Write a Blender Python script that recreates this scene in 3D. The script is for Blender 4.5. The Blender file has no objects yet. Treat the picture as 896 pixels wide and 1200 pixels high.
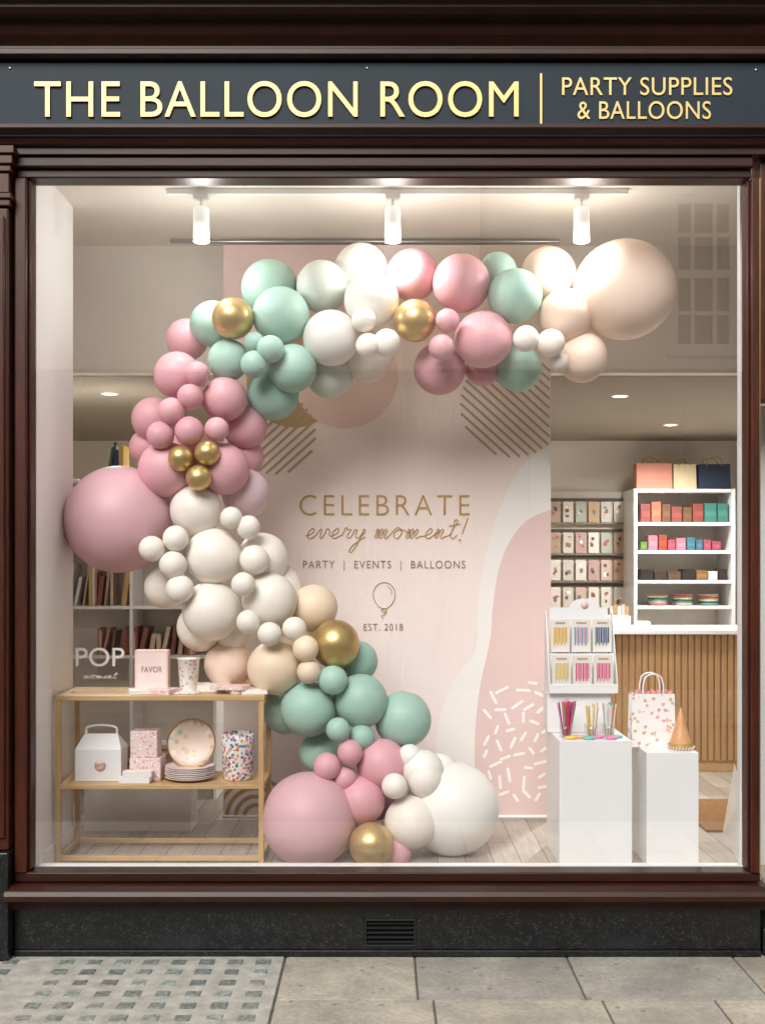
import bpy, bmesh, math, random
from mathutils import Vector, Matrix
random.seed(7)
sc = bpy.context.scene
COL = sc.collection
# ---------------- image-to-scene scale and levels (metres) ----------------
S = 0.00375; D = 5.0; CZ = 1.71; FL = 0.31   # metres per image pixel at the facade plane, camera distance, eye height, shop floor level
def at(u, v, d):  # image pixel u, v placed at depth d in the scene
    s = (D+d)/D
    return Vector(((u-448)*S*s, d, CZ-(v-660)*S*s))
def X(u, d=0): return (u-448)*S*(D+d)/D
def Z(v, d=0): return CZ-(v-660)*S*(D+d)/D
def hx(h, a=1.0):
    c = [int(h[i:i+2], 16)/255 for i in (0, 2, 4)]
    return tuple([(x/12.92 if x <= .04045 else ((x+.055)/1.055)**2.4) for x in c]+[a])
def mul(c, k): return (min(1, c[0]*k), min(1, c[1]*k), min(1, c[2]*k), 1)
# ---------------- materials ----------------
def base(name):
    m = bpy.data.materials.new(name); m.use_nodes = True
    nt = m.node_tree; p = nt.nodes['Principled BSDF']
    return m, nt, p
def N(nt, t, **k):
    n = nt.nodes.new(t)
    for a, b in k.items(): setattr(n, a, b)
    return n
def mixc(nt, f, a, b, blend='MIX'):
    n = N(nt, 'ShaderNodeMix', data_type='RGBA', blend_type=blend)
    for i, v in ((0, f), (6, a), (7, b)):
        if isinstance(v, (int, float, tuple)): n.inputs[i].default_value = v
        else: nt.links.new(v, n.inputs[i])
    return n.outputs[2]
def coords(nt, scale=(1, 1, 1), rot=(0, 0, 0)):
    tc = N(nt, 'ShaderNodeTexCoord'); mp = N(nt, 'ShaderNodeMapping')
    mp.inputs['Scale'].default_value = scale; mp.inputs['Rotation'].default_value = rot
    nt.links.new(tc.outputs['Object'], mp.inputs[0]); return mp.outputs[0]
def noise(nt, vec, scale, detail=5, rough=.55):
    n = N(nt, 'ShaderNodeTexNoise'); n.inputs['Scale'].default_value = scale
    n.inputs['Detail'].default_value = detail; n.inputs['Roughness'].default_value = rough
    nt.links.new(vec, n.inputs['Vector']); return n.outputs['Fac']
def ramp(nt, f, a, b, ca=(0, 0, 0, 1), cb=(1, 1, 1, 1)):
    r = N(nt, 'ShaderNodeValToRGB'); r.color_ramp.elements[0].position = a; r.color_ramp.elements[1].position = b
    r.color_ramp.elements[0].color = ca; r.color_ramp.elements[1].color = cb
    nt.links.new(f, r.inputs[0]); return r.outputs[0]
def addbump(nt, p, h, strength, dist=.01):
    b = N(nt, 'ShaderNodeBump'); b.inputs['Strength'].default_value = strength; b.inputs['Distance'].default_value = dist
    nt.links.new(h, b.inputs['Height']); nt.links.new(b.outputs[0], p.inputs['Normal'])
def M(name, col, rough=.5, metal=0, var=.08, scale=6, bump=0, bscale=80, coat=0, emis=0, stretch=(1, 1, 1)):
    m, nt, p = base(name)
    v = coords(nt, stretch)
    f = ramp(nt, noise(nt, v, scale), .3, .7)
    nt.links.new(mixc(nt, f, mul(col, 1-var), mul(col, 1+var)), p.inputs['Base Color'])
    p.inputs['Roughness'].default_value = rough; p.inputs['Metallic'].default_value = metal
    p.inputs['Coat Weight'].default_value = coat; p.inputs['Coat Roughness'].default_value = .12
    if bump: addbump(nt, p, noise(nt, v, bscale), bump, .004)
    if emis:
        p.inputs['Emission Color'].default_value = col; p.inputs['Emission Strength'].default_value = emis
    return m
def Mcol(name='painted_goods', rough=.5):
    m, nt, p = base(name)
    a = N(nt, 'ShaderNodeAttribute'); a.attribute_name = 'Col'
    f = noise(nt, coords(nt), 40)
    nt.links.new(mixc(nt, .2, a.outputs['Color'], f, 'OVERLAY'), p.inputs['Base Color'])
    p.inputs['Roughness'].default_value = rough
    return m
def Mballoon(name, col, metal=0, rough=.45):
    m, nt, p = base(name)
    oi = N(nt, 'ShaderNodeObjectInfo')
    c = mixc(nt, oi.outputs['Random'], mul(col, .94), mul(col, 1.05))
    # latex thins and pales towards the crown of the balloon, denser near the neck
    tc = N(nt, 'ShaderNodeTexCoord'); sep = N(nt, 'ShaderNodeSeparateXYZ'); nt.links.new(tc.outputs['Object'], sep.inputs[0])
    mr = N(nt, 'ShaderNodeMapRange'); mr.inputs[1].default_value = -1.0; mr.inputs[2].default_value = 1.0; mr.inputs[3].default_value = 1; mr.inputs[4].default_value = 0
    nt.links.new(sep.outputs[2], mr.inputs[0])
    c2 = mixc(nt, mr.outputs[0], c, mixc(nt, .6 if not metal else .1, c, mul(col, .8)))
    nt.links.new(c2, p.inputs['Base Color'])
    p.inputs['Roughness'].default_value = rough; p.inputs['Metallic'].default_value = metal
    if not metal:
        p.inputs['Specular IOR Level'].default_value = .4
    return m
def Mpattern(name, bg, cols, scale=40, thr=.35):
    m, nt, p = base(name)
    v = coords(nt)
    vo = N(nt, 'ShaderNodeTexVoronoi'); vo.inputs['Scale'].default_value = scale; nt.links.new(v, vo.inputs['Vector'])
    r = N(nt, 'ShaderNodeValToRGB'); r.color_ramp.interpolation = 'CONSTANT'
    sep = N(nt, 'ShaderNodeSeparateColor'); nt.links.new(vo.outputs['Color'], sep.inputs[0])
    nt.links.new(sep.outputs[0], r.inputs[0])
    e = r.color_ramp.elements
    while len(e) < len(cols): e.new(.5)
    for i, c in enumerate(cols): e[i].position = i/len(cols); e[i].color = c
    n2 = noise(nt, v, scale*1.5)
    ad = N(nt, 'ShaderNodeMath', operation='ADD'); nt.links.new(vo.outputs['Distance'], ad.inputs[0])
    mm = N(nt, 'ShaderNodeMath', operation='MULTIPLY'); mm.inputs[1].default_value = .35; nt.links.new(n2, mm.inputs[0]); nt.links.new(mm.outputs[0], ad.inputs[1])
    f = ramp(nt, ad.outputs[0], thr+.15, thr+.19)
    nt.links.new(mixc(nt, f, r.outputs[0], bg), p.inputs['Base Color'])
    p.inputs['Roughness'].default_value = .4
    return m
def Mwood(name, c1, c2, stretch, rough=.3, coat=.5, scale=9):
    m, nt, p = base(name)
    v = coords(nt, stretch)
    f = noise(nt, v, scale, 8, .6)
    g = ramp(nt, f, .3, .72)
    big = ramp(nt, noise(nt, coords(nt), 1.7), .3, .75)
    c = mixc(nt, g, c1, c2)
    nt.links.new(mixc(nt, .4, c, mixc(nt, big, mul(c1, .7), c2)), p.inputs['Base Color'])
    p.inputs['Roughness'].default_value = rough; p.inputs['Coat Weight'].default_value = coat; p.inputs['Coat Roughness'].default_value = .2
    addbump(nt, p, f, .15, .002)
    return m
m_woodh = Mwood('mahogany_rail', hx('1c0d07'), hx('3c1b10'), (1, 12, 14), .42, .04)
m_woodv = Mwood('mahogany_post', hx('261009'), hx('522413'), (14, 14, 1), .42, .04)
for m_ in (m_woodh, m_woodv): m_.node_tree.nodes['Principled BSDF'].inputs['Specular IOR Level'].default_value = .3
m_oak = Mwood('oak', hx('c39a64'), hx('dcbb86'), (1.5, 10, 12), .45, .1, 6)
m_oakv = Mwood('oak_upright', hx('c39a64'), hx('dcbb86'), (12, 12, 1.5), .45, .1, 6)
m_slat = Mwood('counter_oak', hx('a37c54'), hx('c39c6e'), (10, 10, 1), .5, .1, 5)
m_sign = M('slate_sign_paint', hx('18242b'), .6, var=.15, scale=3, bump=.05)
m_sign.node_tree.nodes['Principled BSDF'].inputs['Specular IOR Level'].default_value = .25
m_gold = M('brass_lettering', hx('cbb070'), .4, .35, var=.06)
m_brass = M('brass', hx('c9a55c'), .3, .9, var=.04)
m_goldprint = M('gold_print', hx('b8955a'), .5, .1, var=.04)
m_inkprint = M('brown_print', hx('8f7560'), .6, var=.03)
m_white = M('white_paint', hx('f6f5f3'), .5, var=.015, scale=2)
m_whitesat = M('white_lacquer', hx('f1f1f0'), .3, var=.015, scale=2)
m_beige = M('beige_wall_paint', hx('e4ded2'), .7, var=.04, scale=1.5)
m_bulk = M('warm_white_bulkhead_paint', hx('ece5d9'), .7, var=.03, scale=1.5)
m_cream = M('cream_wall_paint', hx('f3eee4'), .7, var=.02, scale=1.5)
m_ceil = M('ceiling_paint_with_shade', hx('9a8f80'), .8, var=.05, scale=2)  # dim light under the rear ceiling is put into this darker base colour
m_black = M('black_metal', hx('1b1b1c'), .45, .3)
m_goods = Mcol()
m_chrome = M('steel', hx('b5b5b5'), .3, .9)
def Mgranite():
    m, nt, p = base('black_granite'); v = coords(nt)
    vo = N(nt, 'ShaderNodeTexVoronoi'); vo.inputs['Scale'].default_value = 190; nt.links.new(v, vo.inputs['Vector'])
    f = ramp(nt, vo.outputs['Distance'], .15, .38, (1, 1, 1, 1), (0, 0, 0, 1))
    n = ramp(nt, noise(nt, v, 50), .46, .6)
    mm = N(nt, 'ShaderNodeMath', operation='MULTIPLY'); nt.links.new(f, mm.inputs[0]); nt.links.new(n, mm.inputs[1])
    dust = ramp(nt, noise(nt, coords(nt, (1, 1, 3)), 3), .5, .85)
    c = mixc(nt, mm.outputs[0], hx('0b0c0d'), hx('5d6264'))
    nt.links.new(mixc(nt, dust, c, hx('202124')), p.inputs['Base Color'])
    p.inputs['Roughness'].default_value = .3
    return m
m_granite = Mgranite()
def Mstone():
    m, nt, p = base('york_stone'); v = coords(nt)
    a = N(nt, 'ShaderNodeAttribute'); a.attribute_name = 'Col'
    n1 = ramp(nt, noise(nt, v, 3, 8, .65), .3, .72, (.66, .66, .67, 1), (1.22, 1.2, 1.16, 1))
    n2 = ramp(nt, noise(nt, v, 45, 6, .7), .3, .75, (.7, .7, .7, 1), (1.2, 1.2, 1.2, 1))
    c = mixc(nt, 1.0, mixc(nt, 1.0, a.outputs['Color'], n1, 'MULTIPLY'), n2, 'MULTIPLY')
    st = ramp(nt, noise(nt, coords(nt, (1, 1.6, 1)), 2.2, 6, .65), .48, .68)
    c = mixc(nt, mixc(nt, .55, (0, 0, 0, 1), st), c, hx('80786c'))
    vo = N(nt, 'ShaderNodeTexVoronoi'); vo.inputs['Scale'].default_value = 11; nt.links.new(v, vo.inputs['Vector'])
    sp = ramp(nt, vo.outputs['Distance'], .08, .15, (1, 1, 1, 1), (0, 0, 0, 1))
    nt.links.new(mixc(nt, mixc(nt, .6, (0, 0, 0, 1), sp), c, hx('5b5751')), p.inputs['Base Color'])
    p.inputs['Roughness'].default_value = .75
    addbump(nt, p, noise(nt, v, 25, 10, .7), .6, .008)
    return m
m_stone = Mstone()
m_mortar = M('mortar', hx('5a554e'), .9, var=.2, scale=20, bump=.5)
m_concrete = M('pavement_light_frame_concrete', hx('a5a197'), .8, var=.25, scale=14, bump=.7, bscale=90)
m_asphalt = M('asphalt', (.05, .05, .052, 1), .85, var=.2, scale=30, bump=.6, bscale=200)
def Mstucco():
    m, nt, p = base('stucco'); v = coords(nt)
    c = mixc(nt, ramp(nt, noise(nt, v, .8, 8, .6), .35, .7), hx('ebe4d6'), hx('f8f4ec'))
    nt.links.new(c, p.inputs['Base Color']); p.inputs['Roughness'].default_value = .85
    addbump(nt, p, noise(nt, v, 30), .3, .01); return m
m_stucco = Mstucco()
def Mbrick():
    m, nt, p = base('brickwork'); v = coords(nt, (1, 1, 1), (math.radians(90), 0, 0))
    b = N(nt, 'ShaderNodeTexBrick'); nt.links.new(v, b.inputs['Vector']); b.inputs['Scale'].default_value = 1
    b.inputs['Brick Width'].default_value = .225; b.inputs['Row Height'].default_value = .075; b.inputs['Mortar Size'].default_value = .006
    b.inputs['Color1'].default_value = hx('8d5a44'); b.inputs['Color2'].default_value = hx('a5735a'); b.inputs['Mortar'].default_value = hx('a89f90')
    nt.links.new(b.outputs['Color'], p.inputs['Base Color']); p.inputs['Roughness'].default_value = .85; return m
m_brick = Mbrick()
def Mfloor():
    m, nt, p = base('oak_floorboards'); v = coords(nt, (1, 1, 1), (0, 0, math.radians(90)))
    b = N(nt, 'ShaderNodeTexBrick'); nt.links.new(v, b.inputs['Vector']); b.inputs['Scale'].default_value = 1
    b.inputs['Brick Width'].default_value = 1.4; b.inputs['Row Height'].default_value = .13; b.inputs['Mortar Size'].default_value = .0025
    b.inputs['Color1'].default_value = hx('a0958a'); b.inputs['Color2'].default_value = hx('bab1a6'); b.inputs['Mortar'].default_value = hx('5d544a')
    g = ramp(nt, noise(nt, coords(nt, (14, 1, 1)), 5, 7), .3, .75, (.75, .75, .75, 1), (1.15, 1.12, 1.1, 1))
    nt.links.new(mixc(nt, 1.0, b.outputs['Color'], g, 'MULTIPLY'), p.inputs['Base Color'])
    p.inputs['Roughness'].default_value = .4; return m
m_floor = Mfloor()
def Mglass(name='window_glass', refl=.22):
    m = bpy.data.materials.new(name); m.use_nodes = True; nt = m.node_tree; nt.nodes.clear()
    o = N(nt, 'ShaderNodeOutputMaterial'); mx = N(nt, 'ShaderNodeMixShader'); t = N(nt, 'ShaderNodeBsdfTransparent'); g = N(nt, 'ShaderNodeBsdfGlossy')
    t.inputs[0].default_value = (1, 1, 1, 1); g.inputs['Roughness'].default_value = 0.0
    lw = N(nt, 'ShaderNodeLayerWeight'); lw.inputs['Blend'].default_value = .5
    pw = N(nt, 'ShaderNodeMath', operation='POWER'); pw.inputs[1].default_value = 5; nt.links.new(lw.outputs['Facing'], pw.inputs[0])
    ml = N(nt, 'ShaderNodeMath', operation='MULTIPLY_ADD'); ml.inputs[1].default_value = .75; ml.inputs[2].default_value = refl
    nt.links.new(pw.outputs[0], ml.inputs[0]); nt.links.new(ml.outputs[0], mx.inputs[0])
    nt.links.new(t.outputs[0], mx.inputs[1]); nt.links.new(g.outputs[0], mx.inputs[2]); nt.links.new(mx.outputs[0], o.inputs[0])
    return m
m_glass = Mglass(); m_acry = Mglass('clear_acrylic', .06)
m_oppglass = M('dark_sash_glass', hx('2f3434'), .3, 0, var=.3, scale=1.5)
# ---------------- geometry helpers ----------------
def empty(name):
    o = bpy.data.objects.new(name, None); COL.objects.link(o); o.empty_display_size = .1; return o
def link(name, me, mat=None, parent=None, smooth=False):
    o = bpy.data.objects.new(name, me); COL.objects.link(o)
    if mat: me.materials.append(mat)
    if parent: o.parent = parent
    if smooth:
        for f in me.polygons: f.use_smooth = True
    return o
def meshobj(name, vs, fs, mat=None, parent=None, smooth=False):
    me = bpy.data.meshes.new(name); me.from_pydata([tuple(v) for v in vs], [], fs); me.update()
    return link(name, me, mat, parent, smooth)
def bev(o, w, seg=2):
    b = o.modifiers.new('bevel', 'BEVEL'); b.width = w; b.segments = seg; b.limit_method = 'ANGLE'; return o
BF = [(0, 1, 3, 2), (4, 6, 7, 5), (0, 4, 5, 1), (2, 3, 7, 6), (0, 2, 6, 4), (1, 5, 7, 3)]
def bv(x0, x1, y0, y1, z0, z1): return [(x, y, z) for x in (x0, x1) for y in (y0, y1) for z in (z0, z1)]
def fixn(o):
    bm = bmesh.new(); bm.from_mesh(o.data); bmesh.ops.recalc_face_normals(bm, faces=bm.faces); bm.to_mesh(o.data); bm.free()
def box(name, x0, x1, y0, y1, z0, z1, mat, parent=None, b=0):
    x0, x1 = sorted((x0, x1)); y0, y1 = sorted((y0, y1)); z0, z1 = sorted((z0, z1))
    o = meshobj(name, bv(x0, x1, y0, y1, z0, z1), BF, mat, parent)
    fixn(o)
    if b: bev(o, b)
    return o
def boxes(name, lst, parent=None, mat=None, b=0):
    vs, fs, cs = [], [], []
    for (x0, x1, y0, y1, z0, z1, c) in lst:
        k = len(vs); x0, x1 = sorted((x0, x1)); y0, y1 = sorted((y0, y1)); z0, z1 = sorted((z0, z1))
        vs += bv(x0, x1, y0, y1, z0, z1); fs += [tuple(i+k for i in f) for f in BF]; cs += [c]*24
    o = meshobj(name, vs, fs, mat or m_goods, parent)
    ca = o.data.color_attributes.new('Col', 'FLOAT_COLOR', 'CORNER')
    for i, c in enumerate(cs): ca.data[i].color = c
    fixn(o)
    if b: bev(o, b)
    return o
def sweep_profile(name, prof, x0, x1, mat, parent, b=0):
    n = len(prof)
    vs = [(x0, y, z) for y, z in prof]+[(x1, y, z) for y, z in prof]
    fs = [(i, (i+1) % n, n+(i+1) % n, n+i) for i in range(n)]+[tuple(range(n)), tuple(range(2*n-1, n-1, -1))]
    o = meshobj(name, vs, fs, mat, parent); fixn(o)
    if b: bev(o, b)
    return o
def lathe(name, prof, loc, mat, parent=None, seg=40):
    vs, fs = [], []
    for r, z in prof:
        for i in range(seg):
            a = 2*math.pi*i/seg; vs.append((r*math.cos(a), r*math.sin(a), z))
    for j in range(len(prof)-1):
        for i in range(seg):
            k = (i+1) % seg; fs.append((j*seg+i, j*seg+k, (j+1)*seg+k, (j+1)*seg+i))
    o = meshobj(name, vs, fs, mat, parent, True); o.location = loc; return o
def tube(name, pts, r, mat, parent=None, cyclic=False, smooth=True, res=10):
    cu = bpy.data.curves.new(name, 'CURVE'); cu.dimensions = '3D'; cu.bevel_depth = r; cu.bevel_resolution = 2; cu.resolution_u = res
    if smooth:
        sp = cu.splines.new('BEZIER'); sp.bezier_points.add(len(pts)-1)
        for bp, p in zip(sp.bezier_points, pts): bp.co = p; bp.handle_left_type = bp.handle_right_type = 'AUTO'
    else:
        sp = cu.splines.new('POLY'); sp.points.add(len(pts)-1)
        for bp, p in zip(sp.points, pts): bp.co = (*p, 1)
    sp.use_cyclic_u = cyclic; cu.use_fill_caps = True
    o = bpy.data.objects.new(name, cu); COL.objects.link(o); cu.materials.append(mat)
    if parent: o.parent = parent
    return o
def text(name, body, u0, u1, v0, v1, d, mat, ext=.001, off=0, sp=1.0, parent=None):
    cu = bpy.data.curves.new(name, 'FONT'); cu.body = body; cu.size = 1; cu.offset = off; cu.space_character = sp; cu.resolution_u = 6
    t = bpy.data.objects.new(name+'_tmp', cu); COL.objects.link(t)
    dg = bpy.context.evaluated_depsgraph_get(); dg.update()
    me = bpy.data.meshes.new_from_object(t.evaluated_get(dg)); bpy.data.objects.remove(t)
    xs = [v.co.x for v in me.vertices]; ys = [v.co.y for v in me.vertices]
    a, b, c, e = min(xs), max(xs), min(ys), max(ys)
    X0, X1, Z0, Z1 = X(u0, d), X(u1, d), Z(v1, d), Z(v0, d)
    bm = bmesh.new(); bm.from_mesh(me)
    for v in bm.verts:
        v.co = Vector((X0+(v.co.x-a)/(b-a)*(X1-X0), 0, Z0+(v.co.y-c)/(e-c)*(Z1-Z0)))
    bmesh.ops.remove_doubles(bm, verts=bm.verts, dist=1e-6)
    r = bmesh.ops.extrude_face_region(bm, geom=bm.faces[:])
    for g in r['geom']:
        if isinstance(g, bmesh.types.BMVert): g.co.y -= ext
    for v in bm.verts: v.co.y += d
    bmesh.ops.recalc_face_normals(bm, faces=bm.faces)
    for f in bm.faces: f.smooth = False
    bm.to_mesh(me); bm.free(); me.name = name; me.materials.clear()
    return link(name, me, mat, parent)
# ================= STREET =================
box('ground', -120, 120, -120, 120, -.5, -.135, m_asphalt)
rd = box('road', -60, 60, -8.0, -2.55, -.134, -.12, m_asphalt)
pv = empty('pavement')
box('mortar_bed', -14, 14, -2.4, .3, -.12, -.007, m_mortar, pv)
box('kerb', -14, 14, -2.55, -2.403, -.12, -.002, M('kerb_granite', hx('8f8c86'), .7, var=.15, scale=25, bump=.3), pv, .012)
slabs = []
tones = ['aca699', 'b6af9f', 'a29e95', 'b3aa98', 'a8a399', 'bcb4a4']
def slabrow(y0, y1, edges):
    for a, b in zip(edges[:-1], edges[1:]):
        g = .004
        slabs.append((a+g, b-g, y0+g, y1-g, -.05, random.uniform(-.002, .0015), mul(hx(random.choice(tones)), random.uniform(.85, 1.08))))
slabrow(-.54, -.0, [-.42, .14, .80, 1.52, 2.2, 3.0, 3.7, 4.5, 5.3, 6.2, 7])
slabrow(-1.1, -.54, [-.42, .2, .86, 1.3, 2.1, 2.8, 3.6, 4.3, 5.2, 6, 7])
slabrow(-1.72, -1.1, [-5, -4.3, -3.5, -2.9, -2.0, -1.3, -.7, 0, .7, 1.5, 2.1, 2.9, 3.7, 4.5, 5.3, 6.2, 7])
slabrow(-2.4, -1.72, [-5.2, -4.5, -3.8, -3.1, -2.3, -1.5, -.9, -.2, .5, 1.3, 1.9, 2.7, 3.5, 4.3, 5.1, 6, 7])
slabrow(-1.1, 0, [-5, -4.1, -3.3, -2.5])
boxes('stone_slabs', slabs, pv, m_stone, .006)
pl = empty('pavement_light_panel')
box('concrete_frame', -2.495, -.425, -1.095, -.045, -.05, .002, m_concrete, pl, .006)
lens = []
for j in range(8):
    for i in range(17):
        x = -2.43+i*.12; y = -.13-j*.12
        if i in (8,): continue
        q = .034+random.uniform(-.004, .002)
        lens.append((x-q, x+q, y-q, y+q, -.02, .005+random.uniform(-.001, .001), mul(hx('80857e'), random.choice([.75, .85, .95, 1.0, 1.15, 1.3]))))
def Mlens():
    m, nt, p = base('pavement_glass_lens'); a = N(nt, 'ShaderNodeAttribute'); a.attribute_name = 'Col'
    f = ramp(nt, noise(nt, coords(nt), 50, 6), .3, .7, (.45, .45, .45, 1), (1.4, 1.4, 1.4, 1))
    nt.links.new(mixc(nt, 1.0, a.outputs['Color'], f, 'MULTIPLY'), p.inputs['Base Color']); p.inputs['Roughness'].default_value = .4
    addbump(nt, p, noise(nt, coords(nt), 80, 4), .5, .006)
    return m
boxes('glass_lenses', lens, pl, Mlens(), .006)
# ================= SHOPFRONT / BUILDING =================
bl = empty('shop_building')
XL, XR, YB = -2.75, 3.08, 4.85
CEH, CEL, BH = 3.48, 2.77, 1.35
box('upper_brick_wall', -7, 7, .02, .3, 4.42, 9, m_brick, bl)
box('left_wall_pier', -7, -1.945, .0, .3, 0, 4.42, m_brick, bl)
box('right_wall_pier', 2.755, 7, .0, .3, 0, 4.42, m_brick, bl)
box('roof', -7, 7, .3, 5.2, 8.8, 9, M('roof_slate', hx('4a4d52'), .7), bl)
box('floor_boards', XL, XR, .06, YB, FL-.1, FL, m_floor, bl)
box('interior_left_wall', XL-.1, XL, .3, YB, FL, 3.7, m_beige, bl)
box('interior_right_wall', XR, XR+.1, .3, YB, FL, 3.7, m_cream, bl)
box('interior_back_wall', XL-.1, XR+.1, YB, YB+.1, FL, 3.7, m_cream, bl)
box('window_bay_ceiling', XL-.1, XR+.1, .12, BH, CEH, CEH+.1, m_bulk, bl)
box('bulkhead', XL, XR, BH, BH+.1, CEL+.003, CEH+.1, m_bulk, bl)
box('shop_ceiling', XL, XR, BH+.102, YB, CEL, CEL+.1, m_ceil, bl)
box('ceiling_top_seal', XL-.2, XR+.2, .12, YB+.2, 3.72, 3.8, m_black, bl)
box('bay_left_pier', -1.9, X(38), .06, .66, FL, CEH, m_white, bl)
box('bay_left_skirting', X(38), X(38)+.012, .1, .66, FL, FL+.09, m_whitesat, bl, .003)
box('entrance_return_wall', 2.6, 2.7, .3, .9, FL, CEL, m_white, bl)
sf = bl
xa, xb = -1.94, 2.75
gt = Z(213)
box('head_rail', X(24), X(876), -.05, .06, gt, Z(203), m_woodh, sf, .006)
box('head_bead', X(24), X(876), -.075, -.02, Z(203)+.001, Z(190), m_woodh, sf, .008)
sweep_profile('lower_architrave', [(.1, Z(190)+.001), (-.09, Z(190)+.001), (-.09, Z(182)), (-.11, Z(180)), (-.125, Z(172)), (-.16, Z(166)), (-.16, Z(161)), (.1, Z(161))], xa, xb, m_woodh, sf, .003)
sg = empty('shop_sign')
box('sign_board', X(-14, -.13), X(902, -.13), -.13, -.02, Z(160, -.13), Z(73, -.13), m_sign, sg, .004)
box('sign_backing', xa, xb, -.10, .1, Z(161)+.001, Z(66), m_woodh, sf)
sweep_profile('sign_top_bead', [(-.02, Z(72, -.13)+.004), (-.15, Z(72, -.13)+.004), (-.17, Z(68, -.13)), (-.17, Z(62, -.13)), (-.14, Z(58, -.13)), (-.02, Z(58, -.13))], xa, xb, m_woodh, sf, .003)
sweep_profile('cornice', [(.1, Z(66)), (-.10, Z(66)), (-.125, Z(56)), (-.14, Z(46)), (-.19, Z(40)), (-.20, Z(34)), (-.20, Z(30)), (-.26, Z(22)), (-.31, Z(18)), (-.31, Z(4)), (-.35, Z(-2)), (-.40, Z(-20)), (-.40, Z(-34)), (.1, Z(-50))], xa, xb, m_woodh, sf, .004)
def pilaster(u0, u1, tag):
    a, b = u0, u1
    box('pilaster_shaft_'+tag, a, b, -.10, .1, Z(990), Z(252), m_woodv, sf, .008)
    box('pilaster_fillet_'+tag, a+.018, b-.014, -.115, -.09, Z(975), Z(262), m_woodv, sf, .006)
    for i, (v0, v1, o) in enumerate([(250, 243, .008), (242, 236, .016), (235, 212, .004), (211, 204, .014), (203, 193, .024), (192, 183, .034)]):
        box('pilaster_capital_%s_%d' % (tag, i), a-o, b+o, -.10-o, .1, Z(v0), Z(v1), m_woodv, sf, .004)
    box('pilaster_plinth_'+tag, a-.01, b+.006, -.125, .1, 0, Z(991), m_granite, sf, .006)
pilaster(-1.90, X(19), 'a')
box('frame_jamb_left', X(19)+.012, X(36), -.06, .08, Z(1019), gt-.001, m_woodv, sf, .006)
box('frame_bead_left', X(36)+.001, X(39), -.03, .04, Z(1017), gt-.001, m_woodv, sf, .003)
box('frame_jamb_right', X(875), X(884), -.06, .08, Z(1019), gt-.001, m_woodv, sf, .004)
box('frame_bead_right', X(872), X(875)-.001, -.03, .04, Z(1017), gt-.001, m_woodv, sf, .003)
box('brass_edge_strip', X(884)+.002, X(886), -.05, .02, Z(1019), gt, m_brass, sf)
pilaster(2.55, 2.75, 'b')
box('door_transom_panel', X(886)+.002, 2.54, -.04, .08, Z(470), Z(184), m_woodv, sf, .006)
box('door_leaf', 1.70, 2.5, .28, .33, .14, Z(470)+.02, M('door_glaze_white', hx('c9cbc8'), .15, var=.08, scale=2), sf, .006)
box('door_step', X(886)+.01, 2.54, -.05, .4, .0, .12, m_granite, sf, .01)
tube('door_handle', [(1.80, .22, 1.1), (1.80, .2, 1.15), (1.80, .2, 1.5), (1.80, .22, 1.55)], .012, m_brass, sf)
xs0, xs1 = X(19)+.01, X(886)
box('bottom_rail', xs0, xs1, -.05, .055, Z(1030), Z(1019), m_woodh, sf, .005)
sweep_profile('sill', [(.05, Z(1031)), (-.10, Z(1031)), (-.13, Z(1035)), (-.14, Z(1040)), (-.14, Z(1046)), (-.12, Z(1049)), (-.09, Z(1056)), (-.08, Z(1060)), (.05, Z(1060))], xs0-.02, xs1+.02, m_woodh, sf, .003)
vx0, vx1, vz0, vz1 = X(427, -.05), X(487, -.05), Z(1109, -.05), Z(1077, -.05)
gz0, gz1 = .03, Z(1061)
box('stall_riser_left', xs0, vx0, -.05, .05, gz0, gz1, m_granite, sf, .002)
box('stall_riser_right', vx1, xs1, -.05, .05, gz0, gz1, m_granite, sf, .002)
box('stall_riser_over_vent', vx0+.0005, vx1-.0005, -.0495, .05, vz1, gz1-.001, m_granite, sf)
box('stall_riser_under_vent', vx0+.0005, vx1-.0005, -.0495, .05, gz0, vz0, m_granite, sf)
box('stall_riser_plinth', xs0, xs1, -.062, .05, 0, gz0-.001, m_granite, sf, .004)
vg = empty('air_vent')
m_vent = M('vent_iron', hx('242627'), .5, .4)
box('vent_back', vx0, vx1, .0, .04, vz0, vz1, m_black, vg)
fr = .008
box('vent_frame_top', vx0, vx1, -.056, -.02, vz1-fr, vz1, m_vent, vg, .002); box('vent_frame_bottom', vx0, vx1, -.056, -.02, vz0, vz0+fr, m_vent, vg, .002)
box('vent_frame_left', vx0, vx0+fr, -.055, -.02, vz0+fr, vz1-fr, m_vent, vg); box('vent_frame_right', vx1-fr, vx1, -.055, -.02, vz0+fr, vz1-fr, m_vent, vg)
for i in range(5):
    z = vz0+fr+.006+i*(vz1-vz0-2*fr)/5
    meshobj('vent_louvre_%d' % i, [(vx0+fr, -.052, z), (vx1-fr, -.052, z), (vx1-fr, -.03, z+.012), (vx0+fr, -.03, z+.012)], [(0, 1, 2, 3)], m_vent, vg)
gl = meshobj('window_pane', [(X(38), 0, Z(1019)), (X(873), 0, Z(1019)), (X(873), 0, gt), (X(38), 0, gt)], [(0, 1, 2, 3)], m_glass, bl)
box('inner_window_ledge', X(40), X(871), .062, .10, FL-.06, .368, m_whitesat, bl, .003)
box('bay_right_post', X(866, .2), X(873, .2), .2, .24, FL, CEH, m_white, bl, .004)
meshobj('bay_right_kick', [(X(846, .9), .9, FL+.0), (X(872, .12), .12, FL), (X(872, .12), .12, FL+.36), (X(860, .9), .9, FL+.36)], [(0, 1, 2, 3)], m_whitesat, bl)
text('letters_name', 'THE BALLOON ROOM', 41, 607, 96, 138, -.131, m_gold, .009, 0, 1.06, sg)
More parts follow.
